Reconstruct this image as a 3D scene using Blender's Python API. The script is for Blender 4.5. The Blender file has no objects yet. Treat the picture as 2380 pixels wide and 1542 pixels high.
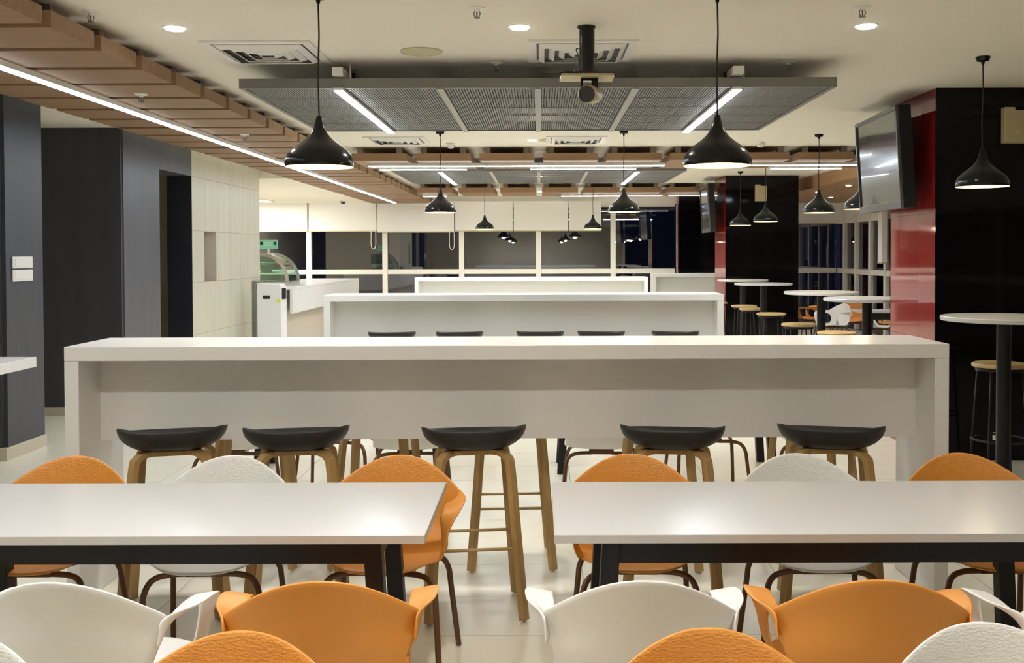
import bpy, math, random
from mathutils import Vector, Matrix

random.seed(7)
R = math.radians
sc = bpy.context.scene
col = sc.collection

# ------------------------------------------------------------------ camera
cam_d = bpy.data.cameras.new('camera')
cam = bpy.data.objects.new('camera', cam_d)
col.objects.link(cam)
EYE = 1.62
TILT = 1.2
cam.location = (0, 0, EYE)
cam.rotation_euler = (R(90 - TILT), R(0.17), 0)
cam_d.sensor_width = 36
cam_d.sensor_fit = 'HORIZONTAL'
FPX = 2350.0
cam_d.lens = FPX / 2380 * 36
cam_d.shift_x = (1190 - 1255) / 2380
cam_d.shift_y = -(771 - (588 + FPX * math.tan(R(TILT)))) / 2380
cam_d.clip_end = 200
sc.camera = cam

# ------------------------------------------------------------------ world and exposure
w = bpy.data.worlds.new('night')
sc.world = w
w.use_nodes = True
w.node_tree.nodes['Background'].inputs[0].default_value = (0.012, 0.015, 0.034, 1)
w.node_tree.nodes['Background'].inputs[1].default_value = 0.6
sc.view_settings.view_transform = 'Standard'
sc.view_settings.look = 'None'
sc.view_settings.exposure = 0.06
sc.view_settings.gamma = 1.0
sc.view_settings.use_curve_mapping = False
try:
    sc.cycles.use_denoising = True
    sc.cycles.use_light_tree = False
    sc.cycles.max_bounces = 10
    sc.cycles.diffuse_bounces = 6
    sc.cycles.adaptive_threshold = 0.08
    sc.cycles.transparent_max_bounces = 12
    sc.cycles.sample_clamp_indirect = 20
    sc.cycles.caustics_reflective = False
    sc.cycles.caustics_refractive = False
except Exception:
    pass

CEIL = 2.88          # plaster ceiling
WARM = (1.0, 0.85, 0.62)
HALO = (1.0, 0.97, 0.92)
COOL = (0.82, 0.91, 1.0)
DOWN_W = 95          # watts of one recessed downlight
PEND_W = 6.5
LED_E = 40.0          # emission of the linear LED diffusers


# ------------------------------------------------------------------ materials
def principled(name, color, rough=0.5, metal=0.0, spec=0.5, coat=0.0, emit=None, estr=0.0):
    m = bpy.data.materials.new(name)
    m.use_nodes = True
    b = m.node_tree.nodes['Principled BSDF']
    b.inputs['Base Color'].default_value = (*color, 1)
    b.inputs['Roughness'].default_value = rough
    b.inputs['Metallic'].default_value = metal
    b.inputs['Specular IOR Level'].default_value = spec
    b.inputs['Coat Weight'].default_value = coat
    if emit:
        b.inputs['Emission Color'].default_value = (*emit, 1)
        b.inputs['Emission Strength'].default_value = estr
    return m


def nodes_of(m):
    nt = m.node_tree
    return nt, nt.nodes['Principled BSDF']


def noise_color(m, c1, c2, scale=(4, 4, 4), nscale=1.0, detail=4, rough_var=None, bump=0.0):
    nt, b = nodes_of(m)
    tc = nt.nodes.new('ShaderNodeTexCoord')
    mp = nt.nodes.new('ShaderNodeMapping')
    mp.inputs['Scale'].default_value = scale
    nz = nt.nodes.new('ShaderNodeTexNoise')
    nz.inputs['Scale'].default_value = nscale
    nz.inputs['Detail'].default_value = detail
    rp = nt.nodes.new('ShaderNodeValToRGB')
    rp.color_ramp.elements[0].color = (*c1, 1)
    rp.color_ramp.elements[1].color = (*c2, 1)
    rp.color_ramp.elements[0].position = 0.3
    rp.color_ramp.elements[1].position = 0.7
    nt.links.new(tc.outputs['Object'], mp.inputs[0])
    nt.links.new(mp.outputs[0], nz.inputs['Vector'])
    nt.links.new(nz.outputs['Fac'], rp.inputs[0])
    nt.links.new(rp.outputs[0], b.inputs['Base Color'])
    if bump:
        bp = nt.nodes.new('ShaderNodeBump')
        bp.inputs['Strength'].default_value = bump
        bp.inputs['Distance'].default_value = 0.002
        nt.links.new(nz.outputs['Fac'], bp.inputs['Height'])
        nt.links.new(bp.outputs[0], b.inputs['Normal'])
    return m


def shell_mat(name, color):
    """moulded plastic, fine quilted relief on the inner side of the upper backrest"""
    m = principled(name, color, 0.42)
    nt, b = nodes_of(m)
    tc = nt.nodes.new('ShaderNodeTexCoord')
    sep = nt.nodes.new('ShaderNodeSeparateXYZ')
    nt.links.new(tc.outputs['Object'], sep.inputs[0])
    sepn = nt.nodes.new('ShaderNodeSeparateXYZ')
    nt.links.new(tc.outputs['Normal'], sepn.inputs[0])
    g1 = nt.nodes.new('ShaderNodeMapRange')
    g1.inputs['From Min'].default_value = 0.60
    g1.inputs['From Max'].default_value = 0.74
    nt.links.new(sep.outputs['Z'], g1.inputs['Value'])
    g2 = nt.nodes.new('ShaderNodeMath')
    g2.operation = 'GREATER_THAN'
    g2.inputs[1].default_value = 0.2
    nt.links.new(sepn.outputs['Y'], g2.inputs[0])
    mu = nt.nodes.new('ShaderNodeMath')
    mu.operation = 'MULTIPLY'
    nt.links.new(g1.outputs[0], mu.inputs[0])
    nt.links.new(g2.outputs[0], mu.inputs[1])
    mp = nt.nodes.new('ShaderNodeMapping')
    mp.inputs['Scale'].default_value = (100, 100, 190)
    nt.links.new(tc.outputs['Object'], mp.inputs[0])
    vo = nt.nodes.new('ShaderNodeTexVoronoi')
    vo.inputs['Scale'].default_value = 1.0
    nt.links.new(mp.outputs[0], vo.inputs['Vector'])
    bp = nt.nodes.new('ShaderNodeBump')
    bp.inputs['Distance'].default_value = 0.0016
    nt.links.new(mu.outputs[0], bp.inputs['Strength'])
    nt.links.new(vo.outputs['Distance'], bp.inputs['Height'])
    nt.links.new(bp.outputs[0], b.inputs['Normal'])
    return m


def emission(name, color, strength):
    m = bpy.data.materials.new(name)
    m.use_nodes = True
    nt = m.node_tree
    nt.nodes.clear()
    o = nt.nodes.new('ShaderNodeOutputMaterial')
    e = nt.nodes.new('ShaderNodeEmission')
    e.inputs[0].default_value = (*color, 1)
    e.inputs[1].default_value = strength
    nt.links.new(e.outputs[0], o.inputs[0])
    return m


def glass(name, tint, base=0.10, gain=1.0, rough=0.0):
    m = bpy.data.materials.new(name)
    m.use_nodes = True
    nt = m.node_tree
    nt.nodes.clear()
    o = nt.nodes.new('ShaderNodeOutputMaterial')
    t = nt.nodes.new('ShaderNodeBsdfTransparent')
    t.inputs[0].default_value = (*tint, 1)
    g = nt.nodes.new('ShaderNodeBsdfGlossy')
    g.inputs['Roughness'].default_value = rough
    f = nt.nodes.new('ShaderNodeFresnel')
    f.inputs[0].default_value = 1.5
    ma = nt.nodes.new('ShaderNodeMath')
    ma.operation = 'MULTIPLY_ADD'
    ma.inputs[1].default_value = gain
    ma.inputs[2].default_value = base
    ma.use_clamp = True
    mx = nt.nodes.new('ShaderNodeMixShader')
    nt.links.new(f.outputs[0], ma.inputs[0])
    nt.links.new(ma.outputs[0], mx.inputs[0])
    nt.links.new(t.outputs[0], mx.inputs[1])
    nt.links.new(g.outputs[0], mx.inputs[2])
    nt.links.new(mx.outputs[0], o.inputs[0])
    return m


M = {}
M['ceiling'] = noise_color(principled('ceiling_plaster', (0.70, 0.66, 0.57), 0.9), (0.80, 0.76, 0.67), (0.83, 0.79, 0.70), (0.7, 0.7, 0.7))
M['plaster'] = principled('white_plaster', (0.78, 0.76, 0.72), 0.7)
M['rearwall'] = noise_color(principled('rear_plaster', (0.42, 0.36, 0.29), 0.8), (0.70, 0.67, 0.61), (0.78, 0.75, 0.69), (0.5, 0.5, 0.5))
M['grout'] = principled('grout', (0.42, 0.38, 0.30), 0.9)
M['floor_tile'] = noise_color(principled('cream_floor_tile', (0.7, 0.65, 0.5), 0.28), (0.72, 0.69, 0.57), (0.80, 0.77, 0.65), (1.2, 1.2, 1.2), detail=6)
M['wall_tile'] = noise_color(principled('cream_wall_tile', (0.72, 0.68, 0.54), 0.35), (0.56, 0.53, 0.43), (0.62, 0.59, 0.48), (9, 9, 0.6), detail=3)
M['skirting'] = principled('skirting_tile', (0.50, 0.46, 0.36), 0.5)
M['dark_wall'] = noise_color(principled('charcoal_paint', (0.045, 0.045, 0.05), 0.42), (0.040, 0.040, 0.046), (0.052, 0.052, 0.058), (6, 6, 1))
M['slate'] = noise_color(principled('slate_laminate', (0.16, 0.165, 0.19), 0.38), (0.066, 0.069, 0.090), (0.086, 0.090, 0.112), (14, 14, 1.2), detail=3)
M['slate_shaded'] = noise_color(principled('slate_laminate_shaded', (0.06, 0.062, 0.075), 0.42), (0.038, 0.040, 0.053), (0.050, 0.053, 0.068), (14, 14, 1.2), detail=3)  # same slate, darkened in the colour for the dimmer light on the column side
M['jamb'] = principled('dark_door', (0.018, 0.018, 0.024), 0.4)
M['wood'] = noise_color(principled('ceiling_timber', (0.36, 0.22, 0.12), 0.58), (0.24, 0.138, 0.07), (0.31, 0.185, 0.098), (0.8, 14, 14), detail=5, bump=0.1)
M['wood_soffit'] = noise_color(principled('soffit_timber', (0.42, 0.25, 0.12), 0.45), (0.40, 0.235, 0.11), (0.48, 0.29, 0.145), (12, 0.8, 12), detail=5)
M['grey_panel'] = principled('grey_mesh_metal', (0.165, 0.16, 0.155), 0.55)
M['grey_back'] = principled('grey_mesh_backing', (0.10, 0.098, 0.095), 0.8)
M['grey_frame'] = principled('grey_frame_metal', (0.20, 0.19, 0.175), 0.5)
M['strip'] = principled('pale_strip', (0.40, 0.385, 0.36), 0.5)
M['white_metal'] = principled('white_metal', (0.78, 0.77, 0.74), 0.35)
M['solid_white'] = principled('white_solid_surface', (0.75, 0.748, 0.74), 0.26, spec=0.35)
M['table_white'] = principled('white_laminate', (0.56, 0.56, 0.565), 0.24)
M['table_edge'] = principled('laminate_edge', (0.44, 0.42, 0.395), 0.4)
M['black_metal'] = principled('black_powder_coat', (0.010, 0.009, 0.010), 0.4, spec=0.28)
M['brown_tube'] = principled('brown_tube', (0.115, 0.048, 0.018), 0.32)
M['orange'] = shell_mat('orange_plastic', (0.64, 0.265, 0.042))
M['white_shell'] = shell_mat('white_plastic', (0.70, 0.70, 0.69))
M['seat_black'] = principled('charcoal_plastic', (0.021, 0.019, 0.018), 0.5)
M['oak'] = noise_color(principled('oak', (0.42, 0.27, 0.10), 0.42), (0.34, 0.215, 0.075), (0.47, 0.31, 0.125), (22, 22, 1.5), detail=4)
M['oak_seat'] = noise_color(principled('oak_seat', (0.5, 0.34, 0.13), 0.42), (0.42, 0.28, 0.11), (0.54, 0.38, 0.16), (3, 24, 10), detail=4)
M['lamp_black'] = principled('lamp_black', (0.008, 0.008, 0.008), 0.2, spec=0.3)
M['lamp_inner'] = principled('lamp_inner_enamel', (0.90, 0.78, 0.35), 0.5)
M['bulb'] = emission('bulb_glow', (1.0, 0.86, 0.55), 26)
M['cord'] = principled('black_cord', (0.012, 0.012, 0.012), 0.5)
M['led'] = emission('led_diffuser', COOL, LED_E)
M['led_panel'] = emission('led_panel_diffuser', COOL, LED_E * 1.6)
M['led_long'] = emission('led_long_diffuser', COOL, LED_E * 0.62)
M['downlight'] = emission('downlight_glow', (1.0, 0.92, 0.78), 14)
M['panel_light'] = emission('panel_light_glow', (1.0, 0.98, 0.93), 6)
M['black_gloss'] = principled('black_gloss_panel', (0.003, 0.0025, 0.003), 0.06, spec=0.25)
M['red_gloss'] = principled('red_gloss_panel', (0.25, 0.013, 0.009), 0.05, spec=0.5, coat=0.35)
M['beige_plastic'] = principled('beige_plastic', (0.50, 0.42, 0.24), 0.5)
M['screen'] = principled('tv_screen', (0.012, 0.013, 0.016), 0.16, coat=0.5)
M['tv_body'] = principled('tv_body', (0.008, 0.008, 0.008), 0.45, spec=0.25)
M['tv_bezel'] = principled('tv_bezel', (0.06, 0.06, 0.06), 0.3)
M['blind'] = principled('roller_blind', (0.85, 0.845, 0.83), 0.8)
M['blind_bar'] = principled('blind_bar', (0.55, 0.50, 0.30), 0.5)
M['window_frame'] = principled('window_frame', (0.74, 0.72, 0.66), 0.4)
M['window_glass'] = glass('window_glass', (0.55, 0.57, 0.62), 0.16, 1.0)
M['case_glass'] = glass('case_glass', (0.72, 0.86, 0.80), 0.10, 1.0)
M['counter_white'] = principled('counter_white', (0.80, 0.80, 0.80), 0.2)
M['counter_base'] = principled('counter_base', (0.52, 0.47, 0.40), 0.45)
M['dispenser'] = principled('dispenser_white', (0.82, 0.83, 0.84), 0.3)
M['dark_plastic'] = principled('dark_plastic', (0.03, 0.025, 0.03), 0.35)
M['yellow'] = principled('yellow_sticker', (0.80, 0.78, 0.05), 0.5)
M['sign_green'] = principled('sign_green', (0.20, 0.48, 0.33), 0.4, emit=(0.15, 0.5, 0.3), estr=0.25)
M['sign_pale'] = principled('sign_pale', (0.55, 0.75, 0.65), 0.4)
M['chrome'] = principled('brushed_steel', (0.6, 0.6, 0.6), 0.25, 1.0)
M['dull_steel'] = principled('dull_steel', (0.22, 0.21, 0.19), 0.35, 0.8)
M['hanger'] = principled('hanger_bracket', (0.26, 0.22, 0.17), 0.7)
M['vent_grey'] = principled('vent_inside', (0.16, 0.15, 0.14), 0.9)
M['vent_dark'] = principled('matte_near_black', (0.05, 0.05, 0.05), 0.9)  # near black of the column cores and panel hangers
M['speaker_cloth'] = principled('speaker_cloth', (0.55, 0.50, 0.33), 0.8)
M['facade'] = noise_color(principled('facade', (0.16, 0.12, 0.09), 0.9), (0.13, 0.10, 0.08), (0.20, 0.15, 0.11), (0.4, 0.4, 0.4))
M['fire_box'] = principled('grey_cabinet', (0.22, 0.22, 0.19), 0.4)


# ------------------------------------------------------------------ mesh builder
class MB:
    def __init__(self):
        self.v = []
        self.f = []

    def add(self, verts, faces):
        o = len(self.v)
        self.v += [tuple(p) for p in verts]
        self.f += [tuple(i + o for i in f) for f in faces]
        return self

    def box(self, x0, x1, y0, y1, z0, z1):
        p = [(x, y, z) for z in (z0, z1) for y in (y0, y1) for x in (x0, x1)]
        return self.add(p, [(0, 2, 3, 1), (4, 5, 7, 6), (0, 1, 5, 4), (2, 6, 7, 3), (0, 4, 6, 2), (1, 3, 7, 5)])

    def prism(self, pts, axis, a0, a1):
        """closed 2D outline extruded along an axis ('x': pts are (y,z); 'y': (x,z); 'z': (x,y))"""
        def mk(p, a):
            return {'x': (a, p[0], p[1]), 'y': (p[0], a, p[1]), 'z': (p[0], p[1], a)}[axis]
        n = len(pts)
        vs = [mk(p, a0) for p in pts] + [mk(p, a1) for p in pts]
        fs = [tuple(range(n))[::-1], tuple(range(n, 2 * n))]
        fs += [(i, (i + 1) % n, n + (i + 1) % n, n + i) for i in range(n)]
        return self.add(vs, fs)

    def lathe(self, prof, n=32, c=(0, 0, 0), cap0=False, cap1=False):
        vs = []
        for r, z in prof:
            for k in range(n):
                a = 2 * math.pi * k / n
                vs.append((c[0] + r * math.cos(a), c[1] + r * math.sin(a), c[2] + z))
        fs = []
        for j in range(len(prof) - 1):
            for k in range(n):
                k2 = (k + 1) % n
                fs.append((j * n + k, j * n + k2, (j + 1) * n + k2, (j + 1) * n + k))
        if cap0:
            fs.append(tuple(range(n))[::-1])
        if cap1:
            fs.append(tuple(range((len(prof) - 1) * n, len(prof) * n)))
        return self.add(vs, fs)

    def cyl(self, c, r, z0, z1, n=24, r1=None):
        return self.lathe([(r, z0), (r1 if r1 is not None else r, z1)], n, c, True, True)

    def sweep(self, path, prof, ref=(0, 0, 1), caps=True, closed=False):
        """sweep a closed 2D profile [(a,b)] along path; prof may be a list of profiles"""
        P = [Vector(p) for p in path]
        n = len(P)
        k = len(prof[0]) if isinstance(prof[0], list) else len(prof)
        vs = []
        ref = Vector(ref)
        for i in range(n):
            if closed:
                t = P[(i + 1) % n] - P[i - 1]
            else:
                t = P[min(i + 1, n - 1)] - P[max(i - 1, 0)]
            t.normalize()
            b = t.cross(ref)
            if b.length < 1e-4:
                b = t.cross(Vector((0.0, 1.0, 0.01)))
            b.normalize()
            nn = b.cross(t)
            pr = prof[i] if isinstance(prof[0], list) else prof
            for a, c in pr:
                vs.append(P[i] + b * a + nn * c)
        fs = []
        for i in range(n if closed else n - 1):
            j = (i + 1) % n
            for q in range(k):
                q2 = (q + 1) % k
                fs.append((i * k + q, i * k + q2, j * k + q2, j * k + q))
        if caps and not closed:
            fs.append(tuple(range(k))[::-1])
            fs.append(tuple(range((n - 1) * k, n * k)))
        return self.add(vs, fs)

    def tube(self, path, r, n=10, **kw):
        return self.sweep(path, [(r * math.cos(2 * math.pi * k / n), r * math.sin(2 * math.pi * k / n)) for k in range(n)], **kw)

    def mesh(self, name, mat, smooth=None):
        me = bpy.data.meshes.new(name)
        me.from_pydata(self.v, [], self.f)
        me.materials.append(mat)
        if smooth is not None:
            me.polygons.foreach_set('use_smooth', [True] * len(me.polygons))
            if smooth < 180:
                me.set_sharp_from_angle(angle=R(smooth))
        me.update()
        return me

    def build(self, name, mat, parent=None, smooth=None, bevel=0.0, loc=None):
        o = bpy.data.objects.new(name, self.mesh(name, mat, smooth))
        col.objects.link(o)
        if parent:
            o.parent = parent
        if loc:
            o.location = loc
        if bevel:
            b = o.modifiers.new('bevel', 'BEVEL')
            b.width = bevel
            b.segments = 2
            b.limit_method = 'ANGLE'
        return o


def box(name, mat, x0, x1, y0, y1, z0, z1, parent=None, bevel=0.0):
    return MB().box(x0, x1, y0, y1, z0, z1).build(name, mat, parent, bevel=bevel)


def rrect(w, h):
    return [(-w / 2, -h / 2), (w / 2, -h / 2), (w / 2, h / 2), (-w / 2, h / 2)]


def smooth_path(pts, n=6):
    """Catmull-Rom through the points"""
    P = [Vector(p) for p in pts]
    P = [P[0] * 2 - P[1]] + P + [P[-1] * 2 - P[-2]]
    out = []
    for i in range(1, len(P) - 2):
        for k in range(n):
            t = k / n
            a, b, c, d = P[i - 1], P[i], P[i + 1], P[i + 2]
            out.append(0.5 * ((2 * b) + (c - a) * t + (2 * a - 5 * b + 4 * c - d) * t * t + (3 * b - a - 3 * c + d) * t ** 3))
    out.append(P[-2])
    return out


def tag(o, label=None, cat=None, group=None, kind=None):
    if label:
        o['label'] = label
    if cat:
        o['category'] = cat
    if group:
        o['group'] = group
    if kind:
        o['kind'] = kind
    return o


def thing(name, label, cat, loc=(0, 0, 0), rz=0.0, group=None):
    o = bpy.data.objects.new(name, None)
    o.empty_display_size = 0.1
    col.objects.link(o)
    o.location = loc
    o.rotation_euler = (0, 0, rz)
    return tag(o, label, cat, group)


def copy_tree(o, parent=None):
    c = o.copy()
    col.objects.link(c)
    c.parent = parent
    for ch in list(o.children):
        copy_tree(ch, c)
    return c


def light(name, kind, loc, energy, color, parent=None, **kw):
    d = bpy.data.lights.new(name, kind)
    d.energy = energy
    d.color = color
    for k, v in kw.items():
        setattr(d, k, v)
    o = bpy.data.objects.new(name, d)
    col.objects.link(o)
    o.location = loc
    if parent:
        o.parent = parent
    return o


# ================================================================== SETTING
XL, XR, YB, YF = -8.0, 6.65, -5.0, 22.5      # room limits

fl = tag(box('floor', M['grout'], XL, XR, YB, YF, -0.12, -0.012), 'cream tiled floor of the cafeteria', kind='structure')
# tiles: pieces near enough to be told apart are single objects, the rest one joined part
TW, TD = 0.974, 0.4865
tile_me = None
rest = MB()
ny0 = int(math.floor((YB - 4.249) / TD))
for j in range(ny0, 60):
    y0 = 4.249 + j * TD
    if y0 + TD > YF or y0 < YB:
        continue
    for i in range(-9, 8):
        x0 = 0.21 + i * TW
        if x0 < XL or x0 + TW > XR:
            continue
        if -5 <= i <= 3 and 2.3 < y0 < 14:
            if tile_me is None:
                tile_me = MB().box(0, TW - 0.004, 0, TD - 0.004, -0.012, 0).mesh('tile', M['floor_tile'])
            o = bpy.data.objects.new('tile', tile_me)
            col.objects.link(o)
            o.location = (x0 + 0.002, y0 + 0.002, 0)
            o.parent = fl
        else:
            rest.box(x0 + 0.002, x0 + TW - 0.002, y0 + 0.002, y0 + TD - 0.002, -0.012, 0)
tag(rest.build('tile_field', M['floor_tile'], fl), kind='stuff')

ce = tag(box('ceiling', M['ceiling'], XL, XR, YB, YF, CEIL, CEIL + 0.15), 'warm white plaster ceiling', kind='structure')
tag(box('ceiling_servery', M['ceiling'], XL, -3.72, 15.05, YF, 2.74, CEIL), 'dropped plaster ceiling over the servery', kind='structure')

tag(box('wall_rear', M['rearwall'], XL, XR, YB - 0.2, YB, 0, CEIL), 'beige wall behind the viewpoint', kind='structure')
tag(box('wall_left', M['rearwall'], XL - 0.2, XL, YB, YF, 0, CEIL), 'far left outer wall', kind='structure')

# ---- left side: charcoal column, charcoal wall, slate return, opening, tiled wall
cl = thing('wall_column', 'charcoal column with pale tile skirting at the left edge', 'column', (0, 0, 0))
cl['kind'] = 'structure'
box('column_face', M['dark_wall'], -4.9, -4.22, 7.90, 7.93, 0.10, CEIL, cl)
box('column_body', M['slate_shaded'], -4.9, -4.19, 7.93, 8.52, 0.10, CEIL, cl)
MB().box(-4.915, -4.178, 7.885, 8.53, 0, 0.10).build('skirting', M['skirting'], cl, bevel=0.002)

sw = thing('light_switch', 'pair of white square rocker switches on the charcoal column', 'light switch', (-4.19, 8.17, 1.5))
for k, z in enumerate((0.055, -0.05)):
    p = MB().box(0, 0.014, -0.155, 0.155, z - 0.047, z + 0.047).build('switch_plate', M['white_metal'], sw, bevel=0.004)
    MB().box(0.014, 0.019, -0.12, 0.12, z - 0.032, z + 0.032).build('rocker', M['white_metal'], p, bevel=0.003)

WX = -4.17
wl = tag(bpy.data.objects.new('wall_charcoal', None), 'charcoal wall at the left with a slate side and lintel', kind='structure')
col.objects.link(wl)
box('wall_face', M['dark_wall'], XL, WX - 0.01, 10.10, 10.14, 0.085, CEIL, wl)
box('wall_side', M['slate'], WX - 0.32, WX, 10.14, 11.10, 0.085, CEIL, wl)
box('lintel', M['slate'], WX - 0.32, WX, 11.10, 12.13, 2.55, CEIL, wl)
tag(box('baseboard_left', M['skirting'], XL, WX + 0.012, 10.085, 10.10, 0, 0.085), 'beige tile skirting under the charcoal wall', kind='structure')
tag(box('door_1', M['jamb'], WX - 0.30, WX - 0.002, 12.13, 12.17, 0, 2.55), 'dark door lining of the opening beside the tiled wall', kind='structure')

NY0, NY1, NZ0, NZ1 = 12.56, 13.03, 1.27, 1.90
tw = tag(MB().box(WX - 0.30, WX - 0.012, 12.17, 15.05, 0, NZ0).box(WX - 0.30, WX - 0.012, 12.17, 15.05, NZ1, CEIL)
         .box(WX - 0.30, WX - 0.012, 12.17, NY0, NZ0, NZ1).box(WX - 0.30, WX - 0.012, NY1, 15.05, NZ0, NZ1)
         .box(WX - 0.30, WX - 0.15, NY0, NY1, NZ0, NZ1).build('wall_tiled', M['counter_base']), 'cream tiled wall with a slim niche', kind='structure')
rows = [0.0, 0.64, 1.27, 1.90, 2.55, CEIL]
cols = [12.13 + 0.487 * k for k in range(7)]
for j in range(5):
    for i in range(6):
        y0, y1, z0, z1 = cols[i] + 0.0015, cols[i + 1] - 0.0015, rows[j] + 0.0015, rows[j + 1] - 0.0015
        if j == 2 and i == 1:          # niche
            y0 = NY1
        if j == 2 and i == 0:
            y1 = NY0
        box('tile', M['wall_tile'], WX - 0.012, WX, y0, min(y1, 15.05), z0, z1, tw)
# tiled wall seen through the opening
it = tag(box('wall_inner', M['grout'], -6.5, WX - 0.33, 14.3, 14.4, 0, CEIL), 'tiled wall inside the left opening', kind='structure')
for j in range(5):
    for i in range(3):
        box('tile', M['wall_tile'], -5.2 + 0.28 * i + 0.0015, -5.2 + 0.28 * (i + 1) - 0.0015, 14.288, 14.3, rows[j] + 0.0015, rows[j + 1] - 0.0015, it)

# ---- back wall: window bays with roller blinds
SILL0, SILL1, BLB = 1.155, 1.262, 2.097
mull = [-6.83, -5.14, -3.447, -1.743, -0.03, 1.628, 3.06]
tag(box('wall_back', M['plaster'], XL, -6.83, YF, YF + 0.2, 0, CEIL), 'white end wall at the left', kind='structure')
tag(box('trim_1', M['plaster'], -6.83, 3.06, YF, YF + 0.2, 2.70, CEIL), 'white bulkhead above the end windows', kind='structure')


def window_bay(n, x0, x1, y, label, top=2.70, fixed=True):
    o = bpy.data.objects.new('window_%d' % n, None)
    col.objects.link(o)
    tag(o, label, kind='structure')
    hw = 0.058
    box('mullion', M['window_frame'], x0 - hw, x0 + hw, y - 0.04, y + 0.10, 0, top, o, 0.006)
    box('rail', M['window_frame'], x0 + hw, x1 - hw, y - 0.03, y + 0.09, SILL0, SILL1, o, 0.005)
    box('head', M['window_frame'], x0 + hw, x1 - hw, y - 0.02, y + 0.08, top - 0.06, top, o)
    box('pane', M['window_glass'], x0 + hw, x1 - hw, y + 0.02, y + 0.032, SILL1, top - 0.06, o)
    box('pane', M['window_glass'], x0 + hw, x1 - hw, y + 0.02, y + 0.032, 0.06, SILL0, o)
    box('bottom_rail', M['window_frame'], x0 + hw, x1 - hw, y - 0.02, y + 0.08, 0, 0.06, o)
    return o


ords = ['first', 'second', 'third', 'fourth', 'fifth', 'sixth', 'seventh', 'eighth', 'ninth', 'tenth', 'eleventh', 'twelfth']
for k in range(6):
    window_bay(k + 1, mull[k], mull[k + 1], YF + 0.02, 'end wall window, %s from the left' % ords[k])
box('mullion', M['window_frame'], 3.06 - 0.02, 3.06 + 0.05, YF - 0.02, YF + 0.12, 0, 2.70, bpy.data.objects['window_6'], 0.006)


def blind(x0, x1, y, zt, zb, label, chain=None, along='x'):
    o = thing('roller_blind', label, 'roller blind', ((x0 + x1) / 2, y, zb), 0, 'half lowered roller blinds')
    hw = (x1 - x0) / 2
    MB().box(-hw, hw, -0.004, 0.004, 0.02, zt - zb).build('fabric', M['blind'], o)
    MB().box(-hw, hw, -0.012, 0.012, 0, 0.024).build('bottom_bar', M['blind_bar'], o, bevel=0.004)
    MB().box(-hw, hw, -0.02, 0.055, zt - zb, zt - zb + 0.05).build('cassette', M['blind'], o)
    if chain is not None:
        p = [(chain - 0.05, -0.02, 0.03), (chain - 0.05, -0.02, -0.30), (chain, -0.02, -0.38), (chain + 0.05, -0.02, -0.30), (chain + 0.05, -0.02, 0.03)]
        MB().tube(smooth_path(p, 5), 0.008, 6, ref=(0, 1, 0)).build('pull_chain', M['window_frame'], o, 180)
    return o


bl = [(-6.83, -5.16), (-5.12, -3.62), (-3.60, -1.90), (-1.88, -0.60), (-0.58, 0.62), (0.64, 1.36)]
bn = ['leftmost white roller blind above the glass display case', 'white roller blind left of the brightest one, above the servery counter',
      'brightest white roller blind under the end of the long light line', 'white roller blind directly right of the brightest one',
      'white roller blind above the middle of the end windows', 'narrow rightmost white roller blind beside the bare window']
for k, (a, b) in enumerate(bl):
    blind(a, b, YF - 0.06 - (0.03 if k == 2 else 0), 2.72, BLB - (0.02 if k == 2 else 0), bn[k], {1: 0.68, 2: 0.80, 4: None}.get(k))

# back wall right of the third column, and the glazed right wall
tag(box('trim_2', M['plaster'], 4.25, XR, YF, YF + 0.2, 2.70, CEIL), 'bulkhead above the right end windows', kind='structure')
window_bay(7, 4.30, 5.45, YF + 0.02, 'end window right of the black columns')
window_bay(8, 5.45, XR, YF + 0.02, 'last end window in the right corner')
blind(4.36, 5.50, YF - 0.06, 2.72, 2.235, 'white roller blind between the black column and the right corner')
blind(5.52, 6.62, YF - 0.06, 2.72, 2.235, 'white roller blind in the right corner of the end wall')
ym = [YB, -2.0, 1.0, 4.0, 7.0, 10.0, 13.0, 15.0, 17.0, 18.3, 19.3, 20.2, 21.1, 21.9, 22.45]
wr = bpy.data.objects.new('window_9', None)
col.objects.link(wr)
tag(wr, 'glazed right wall with pale mullions', kind='structure')
for k in range(len(ym) - 1):
    y0, y1 = ym[k], ym[k + 1]
    box('mullion', M['window_frame'], XR - 0.06, XR + 0.08, y0, y0 + 0.11, 0, CEIL, wr, 0.005)
    box('rail', M['window_frame'], XR - 0.05, XR + 0.06, y0 + 0.11, y1, SILL0, SILL1, wr)
    box('head', M['window_frame'], XR - 0.04, XR + 0.06, y0 + 0.11, y1, 2.24, CEIL, wr)
    box('pane', M['window_glass'], XR + 0.01, XR + 0.02, y0 + 0.11, y1, SILL1, 2.24, wr)
    box('pane', M['window_glass'], XR + 0.01, XR + 0.02, y0 + 0.11, y1, 0, SILL0, wr)
sb = thing('roller_blind', 'white side blind drawn low beside the red column face', 'roller blind', (6.50, 19.2, 1.40), 0, 'half lowered roller blinds')
MB().box(-0.05, 0.05, -0.12, 0.12, 0.02, 1.1).build('fabric', M['blind'], sb)
MB().box(-0.055, 0.055, -0.125, 0.125, 0, 0.024).build('bottom_bar', M['blind_bar'], sb)


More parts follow.
